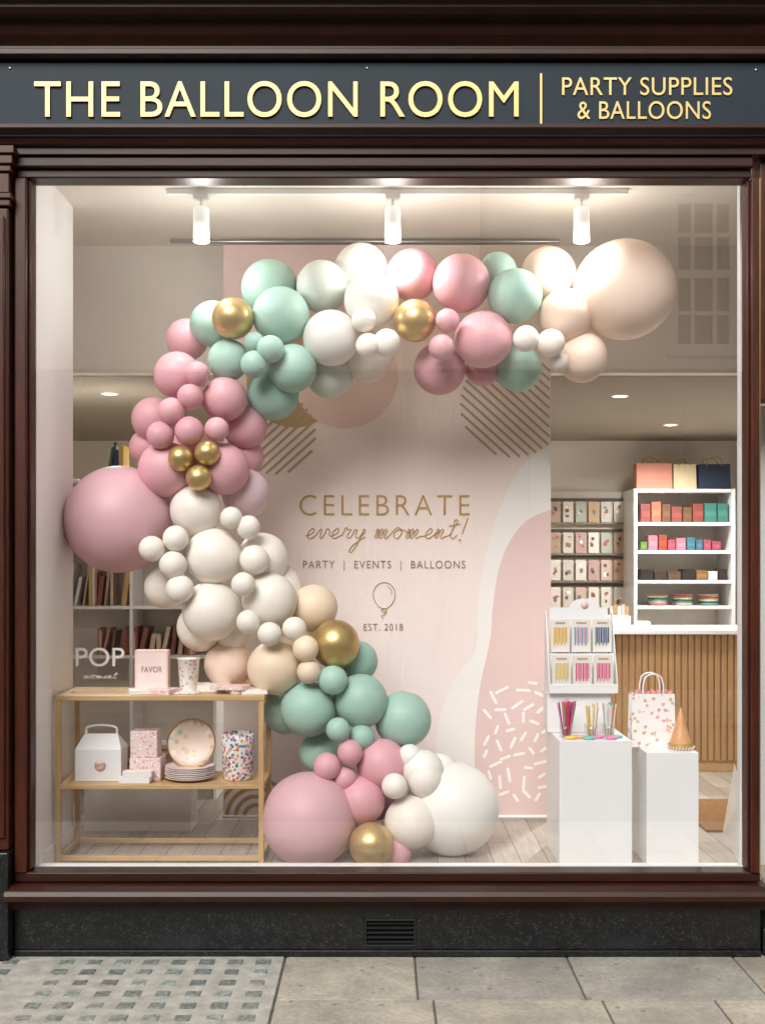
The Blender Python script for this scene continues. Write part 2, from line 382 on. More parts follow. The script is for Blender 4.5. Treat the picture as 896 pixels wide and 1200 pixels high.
text('letters_party', 'PARTY SUPPLIES', 658, 857, 91, 112, -.131, m_gold, .005, 0, 1.05, sg)
text('letters_balloons', '& BALLOONS', 676, 832, 119, 140, -.131, m_gold, .005, 0, 1.05, sg)
box('sign_divider', X(632, -.13), X(634.5, -.13), -.139, -.131, Z(146, -.13), Z(87, -.13), m_gold, sg)
for k, (u, v) in enumerate([(14, 148), (882, 152), (12, 80), (885, 82), (430, 80), (620, 153)]):
    p = at(u, v, -.1305); lathe('screw_%d' % k, [(0, .004), (.004, .004), (.0055, .002), (.0055, .0)], p, m_chrome, sg, 12).rotation_euler = (math.radians(90), 0, 0)
# ================= OPPOSITE BUILDING =================
ob = empty('stucco_townhouse')
oy = -10.4
so = 3.08
def OX(u): return (u-448)*S*so
def OZ(v): return CZ-(v-660)*S*so
wz0, wz1 = OZ(412), OZ(228)
TOPW = 7.05
wxs = [(OX(-330), OX(-250)), (OX(-120), OX(-40)), (OX(786), OX(864)), (OX(1010), OX(1110))]
edges = [-14]+[e for w in wxs for e in w]+[14]
for i in range(0, len(edges), 2):
    box('upper_wall_%d' % i, edges[i], edges[i+1], oy-.3, oy, 4.45, TOPW, m_stucco, ob)
box('party_wall_pier', OX(85), OX(168), oy+.001, oy+.18, 4.445, TOPW-.002, m_stucco, ob, .01)
tube('downpipe', [(OX(566), oy+.06, 4.5), (OX(566), oy+.06, TOPW)], .045, M('grey_pipe', hx('b9b4aa'), .5), ob, smooth=False)
for k, (a, b) in enumerate(wxs):
    box('wall_below_window_%d' % k, a, b, oy-.3, oy-.001, 4.45, wz0, m_stucco, ob); box('wall_above_window_%d' % k, a, b, oy-.3, oy-.001, wz1, TOPW, m_stucco, ob)
    box('window_glass_%d' % k, a, b, oy-.12, oy-.10, wz0, wz1, m_oppglass, ob)
    box('window_sill_%d' % k, a-.06, b+.06, oy-.1, oy+.1, wz0-.07, wz0+.003, m_white, ob)
    W_ = b-a
    for i, t in enumerate((0, .333, .667, 1)):
        hw = .10 if t in (0, 1) else .05; xc = a+hw/2+(W_-hw)*t if t in (0, 1) else a+W_*t
        box('sash_v_%d_%d' % (k, i), xc-hw/2, xc+hw/2, oy-.098, oy-.03, wz0, wz1, m_white, ob)
    for i, t in enumerate((0, .25, .5, .75, 1)):
        hh_ = .11 if t in (0, .5, 1) else .05; zc_ = wz0+(wz1-wz0)*t; zc_ = min(max(zc_, wz0+hh_/2), wz1-hh_/2)
        box('sash_h_%d_%d' % (k, i), a+.001, b-.001, oy-.097, oy-.032, zc_-hh_/2, zc_+hh_/2, m_white, ob)
box('parapet_cornice', -14, 14, oy-.3, oy+.12, TOPW+.001, TOPW+.12, m_stucco, ob, .02)
box('string_course', -14, 14, oy+.001, oy+.22, 4.3, 4.44, m_stucco, ob, .02)
box('ground_floor_shopfront', -14, 14, oy-.35, oy-.05, 0, 4.448, M('dark_shopfront', hx('2a2724'), .6, var=.2, scale=2), ob)
for i in range(-6, 7):
    box('shopfront_pilaster_%d' % (i+6), i*2.1-.12, i*2.1+.12, oy-.048, oy+.05, 0, 4.29, M('brown_post', hx('3d2f26'), .6), ob)
op = box('pavement', -14, 14, -10.4, -8.0, -.12, .0, m_concrete)
# ================= LIGHT TRACK =================
tr = empty('track_spotlight_rail')
td = .38
box('rail', X(196, td), X(735, td), td-.015, td+.015, CEH-.028, CEH-.001, m_whitesat, tr, .003)
m_lamp = M('lamp_face', (1, .97, .92, 1), .5, emis=8)
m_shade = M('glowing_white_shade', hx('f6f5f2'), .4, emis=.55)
for k, u in enumerate((236, 460, 681)):
    x = X(u, td)
    box('adapter_%d' % k, x-.035, x+.035, td-.02, td+.02, CEH-.05, CEH-.029, m_whitesat, tr, .003)
    lathe('stem_%d' % k, [(.007, 0), (.007, .05)], (x, td, CEH-.095), m_whitesat, tr, 12)
    lathe('head_%d' % k, [(0, .16), (.03, .16), (.037, .152), (.038, .0), (.033, .0), (.031, .02)], (x, td, CEH-.25), m_shade, tr)
    lathe('lens_%d' % k, [(0, .004), (.032, .004)], (x, td, CEH-.25), m_lamp, tr)
    L = bpy.data.lights.new('lamp_bulb_%d' % k, 'POINT'); L.energy = 9; L.shadow_soft_size = .05; L.color = (1, .98, .95)
    lo = bpy.data.objects.new('lamp_bulb_%d' % k, L); COL.objects.link(lo); lo.location = (x, td, CEH-.302); lo.parent = tr
dl = empty('ceiling_downlights')
for k, (x, y) in enumerate([(1.5, 2.2), (2.2, 3.7), (-1.7, 2.1)]):
    lathe('downlight_ring_%d' % k, [(.045, -.006), (.055, -.006), (.058, 0)], (x, y, CEL-.001), m_whitesat, dl, 24)
    lathe('downlight_lens_%d' % k, [(0, -.003), (.045, -.003)], (x, y, CEL-.001), m_lamp, dl, 24)
    L = bpy.data.lights.new('downlight_bulb_%d' % k, 'SPOT'); L.energy = 250; L.spot_size = math.radians(160); L.spot_blend = .8; L.shadow_soft_size = .08; L.color = (1, .97, .92)
    lo = bpy.data.objects.new('downlight_bulb_%d' % k, L); COL.objects.link(lo); lo.location = (x, y, CEL-.02); lo.parent = dl
# ================= BACKDROP BANNER =================
bd = 1.2
bn = empty('backdrop_banner')
U0, U1, V0, V1 = 262, 645, 287, 957
def Mbanner():
    m, nt, p = base('blush_banner_fabric'); v = coords(nt)
    sep = N(nt, 'ShaderNodeSeparateXYZ'); nt.links.new(v, sep.inputs[0])
    mr = N(nt, 'ShaderNodeMapRange'); mr.inputs[1].default_value = .4; mr.inputs[2].default_value = 3.4; nt.links.new(sep.outputs[2], mr.inputs[0])
    n = noise(nt, v, 1.1, 2)
    ad = N(nt, 'ShaderNodeMath', operation='MULTIPLY_ADD'); ad.inputs[1].default_value = .5; nt.links.new(n, ad.inputs[0]); nt.links.new(mr.outputs[0], ad.inputs[2])
    c = ramp(nt, ad.outputs[0], .35, 1.1, hx('efe1de'), hx('f3e2d6'))
    nt.links.new(c, p.inputs['Base Color']); p.inputs['Roughness'].default_value = .75
    addbump(nt, p, noise(nt, coords(nt, (2.5, 1, .5)), 2.5, 3), .5, .035)
    return m
m_ban = Mbanner()
box('banner_cloth', X(U0, bd), X(U1, bd), bd, bd+.004, Z(V1, bd), Z(V0, bd), m_ban, bn)
tube('hanging_rod', [at(200, 283, bd), at(655, 283, bd)], .011, m_chrome, bn, smooth=False)
tube('bottom_weight_bar', [at(U0-1, V1, bd), at(U1+1, V1, bd)], .010, m_whitesat, bn, smooth=False)
def flat(name, pts, k, mat, parent=bn, d=bd):
    yy = d-.0006*k
    vs = []
    for u, v in pts:
        p = at(min(max(u, U0), U1), min(max(v, V0), V1), d); vs.append((p.x, yy, p.z))
    me = bpy.data.meshes.new(name); bm = bmesh.new()
    bvs = []
    for q in vs:
        if not bvs or (Vector(q)-bvs[-1].co).length > 1e-4: bvs.append(bm.verts.new(q))
    if (bvs[0].co-bvs[-1].co).length < 1e-4: bm.verts.remove(bvs.pop())
    f = bm.faces.new(bvs); bmesh.ops.triangulate(bm, faces=[f]); bm.to_mesh(me); bm.free()
    return link(name, me, mat, parent)
def circ(cx, cy, r, a0=0, a1=360, n=64): return [(cx+r*math.cos(math.radians(a0+(a1-a0)*i/n)), cy+r*math.sin(math.radians(a0+(a1-a0)*i/n))) for i in range(n)]
def smoothpts(pts, n=8):
    out = []
    for i in range(len(pts)-1):
        p0 = pts[max(i-1, 0)]; p1 = pts[i]; p2 = pts[i+1]; p3 = pts[min(i+2, len(pts)-1)]
        for j in range(n):
            t = j/n
            out.append(tuple(.5*((2*p1[k])+(-p0[k]+p2[k])*t+(2*p0[k]-5*p1[k]+4*p2[k]-p3[k])*t*t+(-p0[k]+3*p1[k]-3*p2[k]+p3[k])*t**3) for k in (0, 1)))
    return out+[pts[-1]]
pm = lambda n, h: M(n, hx(h), .75, var=.02, scale=2)
flat('print_upper_pink', smoothpts([(262, 287), (440, 287), (420, 340), (350, 400), (300, 470), (262, 500)]), 1, pm('print_blush', 'e8cdc6'))
flat('print_white_wave', smoothpts([(645, 520), (612, 545), (590, 585), (572, 640), (560, 700), (556, 760), (530, 800), (512, 860), (515, 957)])+[(645, 957)], 1, pm('print_ivory', 'efebe5'))
flat('print_blob', smoothpts([(645, 597), (617, 610), (596, 636), (583, 672), (577, 712), (574, 750), (563, 800), (557, 850), (556, 905), (562, 957)])+[(645, 957)], 2, pm('print_rose', 'e3c7c2'))
flat('print_olive_wedge', circ(345, 445, 56), 2, pm('print_ochre', 'bba06c'))
flat('print_tan_disc', circ(404, 440, 62), 3, pm('print_peach', 'e6c9bb'))
flat('print_cream_disc', circ(610, 310, 45), 2, pm('print_cream', 'e9ddc9'))
m_str = pm('print_stripe', 'b5a488')
def stripes(tag, cx, cy, r, ang, step, th):
    ca, sa = math.cos(math.radians(ang)), math.sin(math.radians(ang))
    k = -r+step/2; i = 0
    while k < r:
        h = math.sqrt(max(r*r-k*k, 0)); ok = []
        for j in range(81):
            t = -h+2*h*j/80; u = cx-sa*k+ca*t; v = cy+ca*k+sa*t
            if U0+2 < u < U1-1 and V0 < v < V1: ok.append(t)
        if len(ok) > 2:
            t0, t1 = ok[0], ok[-1]; q = [(t0, -th/2), (t1, -th/2), (t1, th/2), (t0, th/2)]
            flat('print_stripe_%s_%d' % (tag, i), [(cx-sa*(k+w)+ca*t, cy+ca*(k+w)+sa*t) for t, w in q], 4, m_str)
        k += step; i += 1
stripes('a', 322, 508, 48, -42, 8.0, 2.8)
stripes('b', 601, 474, 62, 42, 8.2, 2.6)
m_wp = pm('print_white', 'f8f4ef')
rr = random.Random(3); placed = []
tries = 0
while len(placed) < 40 and tries < 4000:
    tries += 1
    u, v = rr.uniform(567, 640), rr.uniform(800, 935)
    if u < 566+max(0, (830-v))*.8 or any((u-a)**2+(v-b)**2 < 165 for a, b in placed): continue
    placed.append((u, v)); a = rr.uniform(0, 3.14); l = rr.uniform(3.5, 7.5); w = 1.7
    c, s_ = math.cos(a), math.sin(a)
    pts = []
    for q in range(7): t = -1.5708+q*3.1416/6; pts.append((l+w*math.cos(t), w*math.sin(t)))
    for q in range(7): t = 1.5708+q*3.1416/6; pts.append((-l+w*math.cos(t), w*math.sin(t)))
    flat('print_dash_%d' % len(placed), [(u+c*x-s_*y, v+s_*x+c*y) for x, y in pts], 4, m_wp)
for k, r in enumerate((46, 36, 26, 16)):
    outer = circ(300, 957, r, 180, 360, 30)+[(300+r, 957)]; inner = circ(300, 957, r-4.5, 180, 360, 30)+[(300+r-4.5, 957)]
    flat('print_arc_%d' % k, outer+inner[::-1], 3+k*.3, m_goldprint)
text('print_celebrate', 'CELEBRATE', 351, 550, 580, 604, bd-.003, m_goldprint, .0004, -.012, 1.25, bn)
text('print_services', 'PARTY  |  EVENTS  |  BALLOONS', 355, 545, 657, 669, bd-.003, m_inkprint, .0004, 0, 1.2, bn)
text('print_year', 'EST. 2018', 426, 472, 731, 739, bd-.003, m_inkprint, .0004, 0, 1.2, bn)
G = {
 'e': ([(0, .25), (.35, .4), (.62, .72), (.5, 1), (.22, .8), (.14, .35), (.35, .02), (.8, .22)], .85),
 'v': ([(0, .7), (.15, .95), (.26, .4), (.35, .05), (.62, .5), (.75, 1.0), (.95, .8)], .95),
 'r': ([(0, .4), (.2, 1.1), (.3, .88), (.6, .92), (.5, .4), (.62, .03), (.85, .2)], .9),
 'y': ([(0, .9), (.08, .35), (.32, .05), (.62, .5), (.72, .95), (.6, .1), (.35, -1.1), (.08, -1.4), (.02, -1.05), (.5, -.3), (1.0, .2)], 1.0),
 'm': ([(0, .6), (.15, .95), (.13, .05), (.35, .75), (.52, .95), (.53, .05), (.78, .78), (.95, .93), (.95, .2), (1.1, 0), (1.3, .2)], 1.4),
 'n': ([(0, .6), (.15, .95), (.13, .05), (.38, .78), (.58, .93), (.57, .2), (.72, 0), (.95, .2)], 1.05),
 'o': ([(.45, 1), (.12, .7), (.12, .2), (.4, 0), (.7, .3), (.68, .8), (.45, .98), (.62, .82), (.95, .85)], 1.0),
 't': ([(0, .3), (.2, 1.1), (.3, 1.9), (.24, 1.0), (.2, .25), (.4, 0), (.8, .35)], .9)}
def script(word, u0, u1, vb, xh, tag, d=bd-.003, r=.0026, par=None, mat=None):
    pts = []; cx = 0; bars = []
    for ch in word:
        g, w = G[ch]
        for x, y in g: pts.append((cx+x+.3*y, y))
        if ch == 't': bars.append([(cx+.15, 1.25), (cx+1.25, 1.45)])
        cx += w*1.25
    k = (u1-u0)/cx
    f = lambda p: at(u0+p[0]*k, vb-p[1]*xh, d)
    tube('script_'+tag, [f(p) for p in pts], r, mat or m_goldprint, par or bn, res=6)
    for b in bars: tube('script_bar_'+tag, [f(p) for p in b], r, mat or m_goldprint, par or bn, res=6)
script('every', 357, 430, 631, 11.5, 'every')
script('moment', 438, 538, 631, 11.5, 'moment')
tube('script_exclaim', [at(548, 607, bd-.003), at(541, 626, bd-.003)], .0032, m_goldprint, bn)
tube('script_exclaim_dot', [at(538.6, 632, bd-.003), at(538, 634, bd-.003)], .0042, m_goldprint, bn)
bal = [(450+13*math.sin(t)*(1-.12*(1 if math.cos(t) < 0 else 0)*abs(math.cos(t))), 697-14.5*math.cos(t)*(1.0 if math.cos(t) > 0 else 1.12)) for t in [i*math.pi/9 for i in range(18)]]
tube('print_balloon_outline', [at(u, v, bd-.003) for u, v in bal], .0022, m_goldprint, bn, cyclic=True)
tube('print_balloon_string', [at(u, v, bd-.003) for u, v in [(450, 713), (447, 716), (453, 716), (450, 713), (452, 719), (447, 722), (449, 725)]], .002, m_goldprint, bn)
tube('print_balloon_glint', [at(u, v, bd-.003) for u, v in [(454, 687), (458, 691), (459, 697)]], .0018, m_goldprint, bn)
# ================= BALLOON ARCH =================
arch = empty('balloon_arch')
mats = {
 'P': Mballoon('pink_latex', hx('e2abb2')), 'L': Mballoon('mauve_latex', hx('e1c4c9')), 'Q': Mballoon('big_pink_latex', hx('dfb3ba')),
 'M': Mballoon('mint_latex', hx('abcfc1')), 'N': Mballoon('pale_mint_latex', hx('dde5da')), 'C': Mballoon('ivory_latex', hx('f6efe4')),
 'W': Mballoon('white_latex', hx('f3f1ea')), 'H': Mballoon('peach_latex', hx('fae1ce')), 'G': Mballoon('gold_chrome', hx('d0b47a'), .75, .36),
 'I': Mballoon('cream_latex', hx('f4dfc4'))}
names = {'P': 'pink_balloon', 'L': 'mauve_balloon', 'Q': 'pink_balloon_large', 'M': 'mint_balloon', 'N': 'pale_mint_balloon', 'C': 'ivory_balloon', 'W': 'white_balloon', 'H': 'peach_balloon', 'G': 'gold_balloon', 'I': 'cream_balloon'}
def balloon_mesh():
    prof = []
    n = 30
    for i in range(n+1):
        th = math.pi*i/n; z = math.cos(th); r = math.sin(th)
        if z < 0:
            z2 = z*(1+.16*(-z)**2.2); r = r*(1-.06*(-z)) ; z = z2
        prof.append((max(r, 0.0), z))
    return prof[:-1]+[(.035, -1.17), (.022, -1.19), (.05, -1.215), (.085, -1.24), (.06, -1.245), (0, -1.23)]
bp = balloon_mesh(); meshes = {}
def balloon(u, v, r, c, d):
    if c not in meshes:
        o = lathe(names[c], bp, (0, 0, 0), mats[c], arch, 48); meshes[c] = o.data
        bm = bmesh.new(); bm.from_mesh(o.data); bmesh.ops.remove_doubles(bm, verts=bm.verts, dist=1e-5); bmesh.ops.recalc_face_normals(bm, faces=bm.faces); bm.to_mesh(o.data); bm.free()
    else:
        o = bpy.data.objects.new(names[c], meshes[c]); COL.objects.link(o); o.parent = arch
    o.location = at(u, v, d); R = r*S*(D+d)/D*1.02
    dirv = Vector((random.uniform(-.45, .45), -1, random.uniform(-.35, .45)))
    o.rotation_mode = 'QUATERNION'; o.rotation_quaternion = dirv.to_track_quat('Z', 'Y')
    o.scale = (R*random.uniform(.985, 1.015), R*random.uniform(.985, 1.015), R*.98)
B, MD, F, SM = .68, .53, .44, .385
LST = [
(731,340,58,'H',.55),(642,322,32,'H',B),(662,370,31,'H',MD),(682,419,29,'H',.56),(645,402,16,'C',SM),(616,397,15,'C',SM),(655,424,11,'C',.45),
(603,347,31,'M',.5),(583,318,22,'M',B),(607,431,27,'M',B),(540,332,33,'P',MD),(483,322,30,'P',.6),(566,398,33,'P',.5),(515,432,30,'P',.63),(565,432,20,'P',.7),
(524,376,14,'P',SM),(517,407,15,'P',SM),(486,376,25,'G',F),(435,352,32,'W',.5),(423,317,31,'W',B),(377,336,30,'N',.62),(388,396,32,'W',.5),
(426,375,14,'C',SM),(431,405,14,'C',.37),(453,402,16,'C',SM),(431,420,28,'C',B),(386,440,27,'N',B),(316,338,33,'M',B),(329,370,33,'M',.52),(273,373,24,'G',.45),
(250,380,27,'M',.62),(268,422,24,'M',.52),(298,427,16,'M',SM),(317,409,16,'M',.37),(298,401,12,'M',.42),(343,432,28,'M',.5),(320,462,30,'M',.62),
(219,398,24,'P',.68),(208,440,27,'P',.53),(231,438,14,'P',.4),(263,468,26,'P',.5),(223,465,15,'P',SM),(201,482,16,'P',SM),(180,491,25,'P',.62),
(188,510,16,'P',.39),(222,505,17,'P',SM),(254,503,14,'P',.4),(287,500,26,'P',.64),(212,537,15,'G',.37),(243,531,15,'G',.37),(233,560,15,'G',.36),
(262,550,30,'P',.5),(195,550,32,'P',.5),(228,530,30,'P',.66),(140,609,62,'Q',.58),(288,578,28,'L',.64),(285,535,24,'P',.72),(172,524,20,'P',.68),
(230,598,30,'C',.5),(271,607,13,'C',.4),(291,618,14,'C',.42),(206,631,15,'C',.37),(178,643,15,'C',.36),(203,662,16,'C',.36),(211,690,16,'C',.36),
(250,652,33,'C',.48),(308,655,30,'C',.58),(298,656,17,'C',.42),(195,688,25,'C',.6),(248,716,34,'C',.48),(316,704,32,'C',.5),(285,685,14,'C',.35),
(291,729,14,'C',.36),(316,743,14,'C',.35),(345,737,14,'C',.37),(358,760,15,'I',.36),(362,787,14,'I',.37),(272,745,18,'C',.6),
(322,782,32,'I',.48),(368,712,27,'I',.6),(393,755,28,'G',.46),(268,778,28,'H',.62),(236,735,28,'C',.62),(325,690,30,'C',.66),(340,745,30,'I',.66),(288,790,20,'I',.68),
(418,775,24,'M',.6),(390,797,17,'M',.38),(361,831,32,'M',.47),(423,821,31,'M',.48),(472,843,33,'M',.55),(396,855,14,'M',.35),(424,864,15,'M',.42),
(335,834,26,'M',.62),(375,882,24,'M',.6),(395,820,30,'M',.7),(410,882,15,'P',.35),(383,898,16,'P',.34),(404,912,14,'P',.37),(447,895,29,'P',.44),(422,938,29,'P',.4),
(362,960,54,'Q',.36),(529,947,54,'W',.5),(495,903,24,'W',.42),(515,905,22,'W',.5),(480,886,14,'W',.42),(497,914,20,'C',.38),(462,921,15,'C',.30),
(482,963,31,'C',.37),(435,990,26,'G',.26),(460,998,22,'P',.36),(405,960,26,'P',.6),(440,930,30,'P',.6)]
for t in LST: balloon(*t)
# ================= OAK DISPLAY SHELF (left) =================
sh = empty('oak_display_shelf')
f0, f1 = .30, .66
sx0, sx1 = X(65, f0), X(309, f0); lw = .024
zt = Z(818, f0); zm = Z(920, f0)
for i, x in enumerate((sx0, sx1-lw)):
    for j, y in enumerate((f0, f1-lw)):
        box('leg_%d%d' % (i, j), x, x+lw, y, y+lw, FL, zt-.013, m_oakv, sh, .002)
box('top_board', sx0-.004, sx1+.004, f0-.004, f1+.004, zt-.012, zt+.012, m_oak, sh, .003)
box('middle_board', sx0+.002, sx1-.002, f0+.003, f1-.003, zm-.02, zm, m_oak, sh, .002)
box('bottom_rail_front', sx0+lw, sx1-lw, f0+.003, f0+.02, FL+.012, FL+.036, m_oak, sh, .002)
box('bottom_rail_back', sx0+lw, sx1-lw, f1-.021, f1-.004, FL+.012, FL+.036, m_oak, sh, .002)
for i, x in enumerate((sx0+.002, sx1-lw+.002)): box('bottom_rail_side_%d' % i, x, x+.02, f0+lw, f1-lw, FL+.012, FL+.036, m_oak, sh, .002)
T = zt+.0125
pat1 = Mpattern('floral_pattern', hx('f3ebe5'), [hx('d98fa0'), hx('e8b27a'), hx('8fb5a5'), hx('c9a45c'), hx('7f9fc0')], 55, .3)
pat2 = Mpattern('pink_floral_pattern', hx('f0d8d4'), [hx('dca3ab'), hx('e8b9a5'), hx('ffffff'), hx('d39a98')], 70, .35)
pat3 = Mpattern('confetti_pattern', hx('efeae4'), [hx('3d7f86'), hx('d1605f'), hx('e0a64b'), hx('5d83b5'), hx('d98fb0')], 60, .48)
pat4 = Mpattern('bag_balloon_pattern', hx('f6f3f0'), [hx('e3a0a0'), hx('f0d0c4'), hx('d9b07c'), hx('f6f3f0'), hx('e8b5a8'), hx('cdb9a8')], 42, .36)
m_blush = M('blush_card', hx('f0cdc3'), .55, var=.02)
bk = empty('pink_gift_box')
bx = box('box_body', X(158, .42), X(197, .42), .42, .48, T, Z(762, .42), m_blush, bk, .002)
box('box_label', X(160, .42), X(195, .42), .4185, .4195, T+.012, Z(765, .42), M('pale_label', hx('f6dfd9'), .5), bk)
text('box_lettering', 'FAVOR', 166, 190, 781, 788, .4175, m_inkprint, .0006, 0, 1.1, bk)
cu = X(221, .45)
lathe('paper_cup', [(0, .0), (.040, .0), (.040, .004), (.052, .155), (.055, .157), (.055, .161), (.050, .161), (.038, .01), (0, .01)], (cu, .45, T), pat1)
def napkin(name, u, d, w, h, ang, mat, z=T, th=.008):
    o = box(name, -w/2, w/2, -h/2, h/2, 0, th, mat, None, .0015); o.location = (X(u, d), d, z); o.rotation_euler = (0, 0, ang); return o
m_paper = M('paper', hx('f3efe9'), .6, var=.03)
napkin('party_napkins', 168, .38, .13, .1, .3, m_paper, T, .02); napkin('party_napkins', 192, .37, .12, .1, -.35, pat2, T, .025)
napkin('party_napkins', 285, .42, .15, .12, .5, pat1, T, .018); napkin('party_napkins', 270, .40, .16, .12, -.2, pat2, T+.019, .018); napkin('party_napkins', 298, .38, .12, .1, .15, m_paper, T, .012)
napkin('invitation_cards', 215, .38, .15, .08, .1, pat1); napkin('invitation_cards', 245, .52, .2, .16, .0, m_paper, T, .03)
gb = empty('white_gable_box'); d0 = .38; d1 = .52
a, b_ = X(88, d0), X(142, d0); zt2 = Z(878, d0); zr = Z(862, d0); yc = (d0+d1)/2
ind = .03
vs = [(a, d0, zm+.001), (b_, d0, zm+.001), (b_, d1, zm+.001), (a, d1, zm+.001), (a, d0, zt2), (b_, d0, zt2), (b_, d1, zt2), (a, d1, zt2), (a+ind, yc-.004, zr), (b_-ind, yc-.004, zr), (b_-ind, yc+.004, zr), (a+ind, yc+.004, zr)]
fs = [(0, 1, 5, 4), (1, 2, 6, 5), (2, 3, 7, 6), (3, 0, 4, 7), (3, 2, 1, 0), (4, 5, 9, 8), (5, 6, 10, 9), (6, 7, 11, 10), (7, 4, 8, 11), (8, 9, 10, 11)]
bev(meshobj('box_body', vs, fs, m_whitesat, gb), .002)
hx0, hx1 = a+ind+.006, b_-ind-.006
tube('box_handle', [(hx0, yc, zr-.003), (hx0, yc, zr+.022), (hx0+.012, yc, zr+.032), (hx1-.012, yc, zr+.032), (hx1, yc, zr+.022), (hx1, yc, zr-.003)], .006, m_whitesat, gb)
lathe('box_sticker', [(0, .0006), (.028, .0006), (.028, 0)], (((a+b_)/2)+.01, d0-.0012, (zm+zt2)/2), m_blush, gb, 30).rotation_euler = (math.radians(90), 0, 0)
text('box_print', 'party', 112, 124, 894, 900, d0-.002, m_inkprint, .0005, 0, 1, gb)
pb = empty('patterned_gift_boxes')
box('upper_box', X(153, .40), X(184, .40), .40, .52, Z(888, .4)+.001, Z(857, .4), pat2, pb, .002)
box('lower_box', X(152, .39), X(188, .39), .39, .53, zm+.001, Z(888, .4), pat2, pb, .002)
ab = empty('white_card_boxes')
box('card_box_a', X(140, .34), X(176, .34), .325, .385, zm+.001, zm+.03, m_whitesat, ab, .002); box('card_box_b', X(144, .34), X(178, .34), .33, .38, zm+.031, zm+.058, m_paper, ab, .002)
pl2 = empty('party_plate')
prof = [(0, .0), (.075, .0), (.085, .006), (.112, .014), (.116, .016), (.115, .019), (.085, .011), (.075, .005), (0, .004)]
o = lathe('plate_dish', prof, (X(225, .5), .50, Z(870, .5)), Mpattern('plate_pattern', hx('efdccc'), [hx('e3b9ac'), hx('e3c9a8'), hx('b9cdc2'), hx('f6efe6')], 24, .35), pl2); o.rotation_euler = (math.radians(80), 0, 0)
rim = [(X(225, .5)+.115*math.cos(t), .478+.02*math.sin(t)*.9, Z(870, .5)+.113*math.sin(t)) for t in [i*math.pi/12 for i in range(24)]]
tube('plate_gold_rim', rim, .003, m_brass, pl2, cyclic=True)
meshobj('plate_easel', [(X(215, .5), .56, zm), (X(235, .5), .56, zm), (X(225, .5), .515, Z(850, .5)), ], [(0, 1, 2)], m_oak, pl2)
ps = empty('plate_stack'); m_pkp = M('pink_plate', hx('eed2cc'), .4)
for i in range(7):
    k = lathe('plate_%d' % i, [(r*1.02, z) for r, z in prof], (X(222, .42)+random.uniform(-.003, .003), .44, zm+.001+i*.0085), m_whitesat if i % 2 else m_pkp, ps)
o = lathe('patterned_gift_bag', [(0, 0), (.068, 0), (.072, .01), (.076, .15), (.080, .2), (.074, .222), (.070, .215), (.07, .02), (0, .02)], (X(279, .45), .45, zm+.001), pat3, None, 40)
def stack(name, x0, x1, y0, y1, z, n, cols, th=.012):
    l = []
    for i in range(n):
        dx = random.uniform(-.012, .012); l.append((x0+dx, x1+dx+random.uniform(-.02, .01), y0+random.uniform(-.01, .01), y1, z+i*th, z+(i+.9)*th, hx(random.choice(cols))))
    return boxes(name, l)
# ================= LEFT BACK CABINETRY =================
bc = empty('book_shelving')
by = 1.75
L0, L1 = -2.1, X(250, by)
box('shelf_back_panel', L0, L1, by+.3, by+.32, FL, 2.2, m_beige, bc)
def rowbooks(name, x0, x1, y0, z, hmin, hmax, cols, par):
    vs, fs, cs = [], [], []; x = x0
    while x < x1:
        w = random.uniform(.010, .032); h = random.uniform(hmin, hmax)
        k = len(vs); ya = y0+random.uniform(0, .03); lean = random.choice([0, 0, 0, .02, .035])
        v8 = bv(x, x+w-.001, ya, y0+.18, z, z+h)
        vs += [(p[0]+(lean if p[2] > z+.01 else 0), p[1], p[2]) for p in v8]; fs += [tuple(i+k for i in f) for f in BF]
        cs += [mul(hx(random.choice(cols)), random.uniform(.8, 1.05))]*24; x += w+lean*.9
        if random.random() < .05: x += .05
    o = meshobj(name, vs, fs, m_goods, par); ca = o.data.color_attributes.new('Col', 'FLOAT_COLOR', 'CORNER')
    for i, c in enumerate(cs): ca.data[i].color = c
    fixn(o); return o
bcols = ['e8e2d8', 'd9c5b0', 'b7a48f', '8c5a48', '3f4d5a', 'c98a7a', 'efe9df', '6d6a5e', 'a34f43', 'd6b36a', 'f2eee8']
for k, v in enumerate((562, 634, 710, 768)):
    z = Z(v, by); box('shelf_board_%d' % k, L0, L1, by, by+.299, z-.02, z, m_whitesat, bc, .002)
for k, x in enumerate((L0-.019, X(152, by), L1+.001)): box('shelf_side_%d' % k, x, x+.018, by+.002, by+.298, FL, 2.25 if k < 1 else Z(562, by)-.021, m_whitesat, bc)
rowbooks('books_row_a', L0+.03, X(145, by), by+.03, Z(710, by)+.001, .16, .27, bcols, bc)
rowbooks('books_row_b', X(112, by), X(225, by), by+.03, Z(768, by)+.001, .12, .19, ['a34f43', 'd9c5b0', 'c98a7a', 'e8e2d8', '8c5a48'], bc)
rowbooks('books_row_c', L0+.03, X(140, by), by+.05, Z(634, by)+.001, .14, .24, bcols, bc)
rowbooks('books_row_d', X(122, by), X(142, by), by+.03, Z(562, by)+.001, .16, .24, ['3c6a44', '27436b', 'd6b36a', 'b3a184'], bc)
wc = box('white_floor_cabinet', -1.55, X(225, .95), .92, 1.12, FL+.002, Z(905, .95), m_white, None, .004)
stack('magazine_pile', X(105, .97), X(150, .97), .95, 1.1, Z(905, .95)+.001, 9, ['d8c8b4', 'b08a60', 'e9e2d8', '9a8470'])
stack('magazine_pile', X(152, .97), X(205, .97), .95, 1.1, Z(905, .95)+.001, 12, ['d8c8b4', 'c7a070', 'e9e2d8', '9a8470'])
pp = empty('pop_acrylic_sign')
d = .6
box('acrylic_panel', X(84, d), X(150, d), d, d+.004, T, Z(736, d), m_acry, pp)
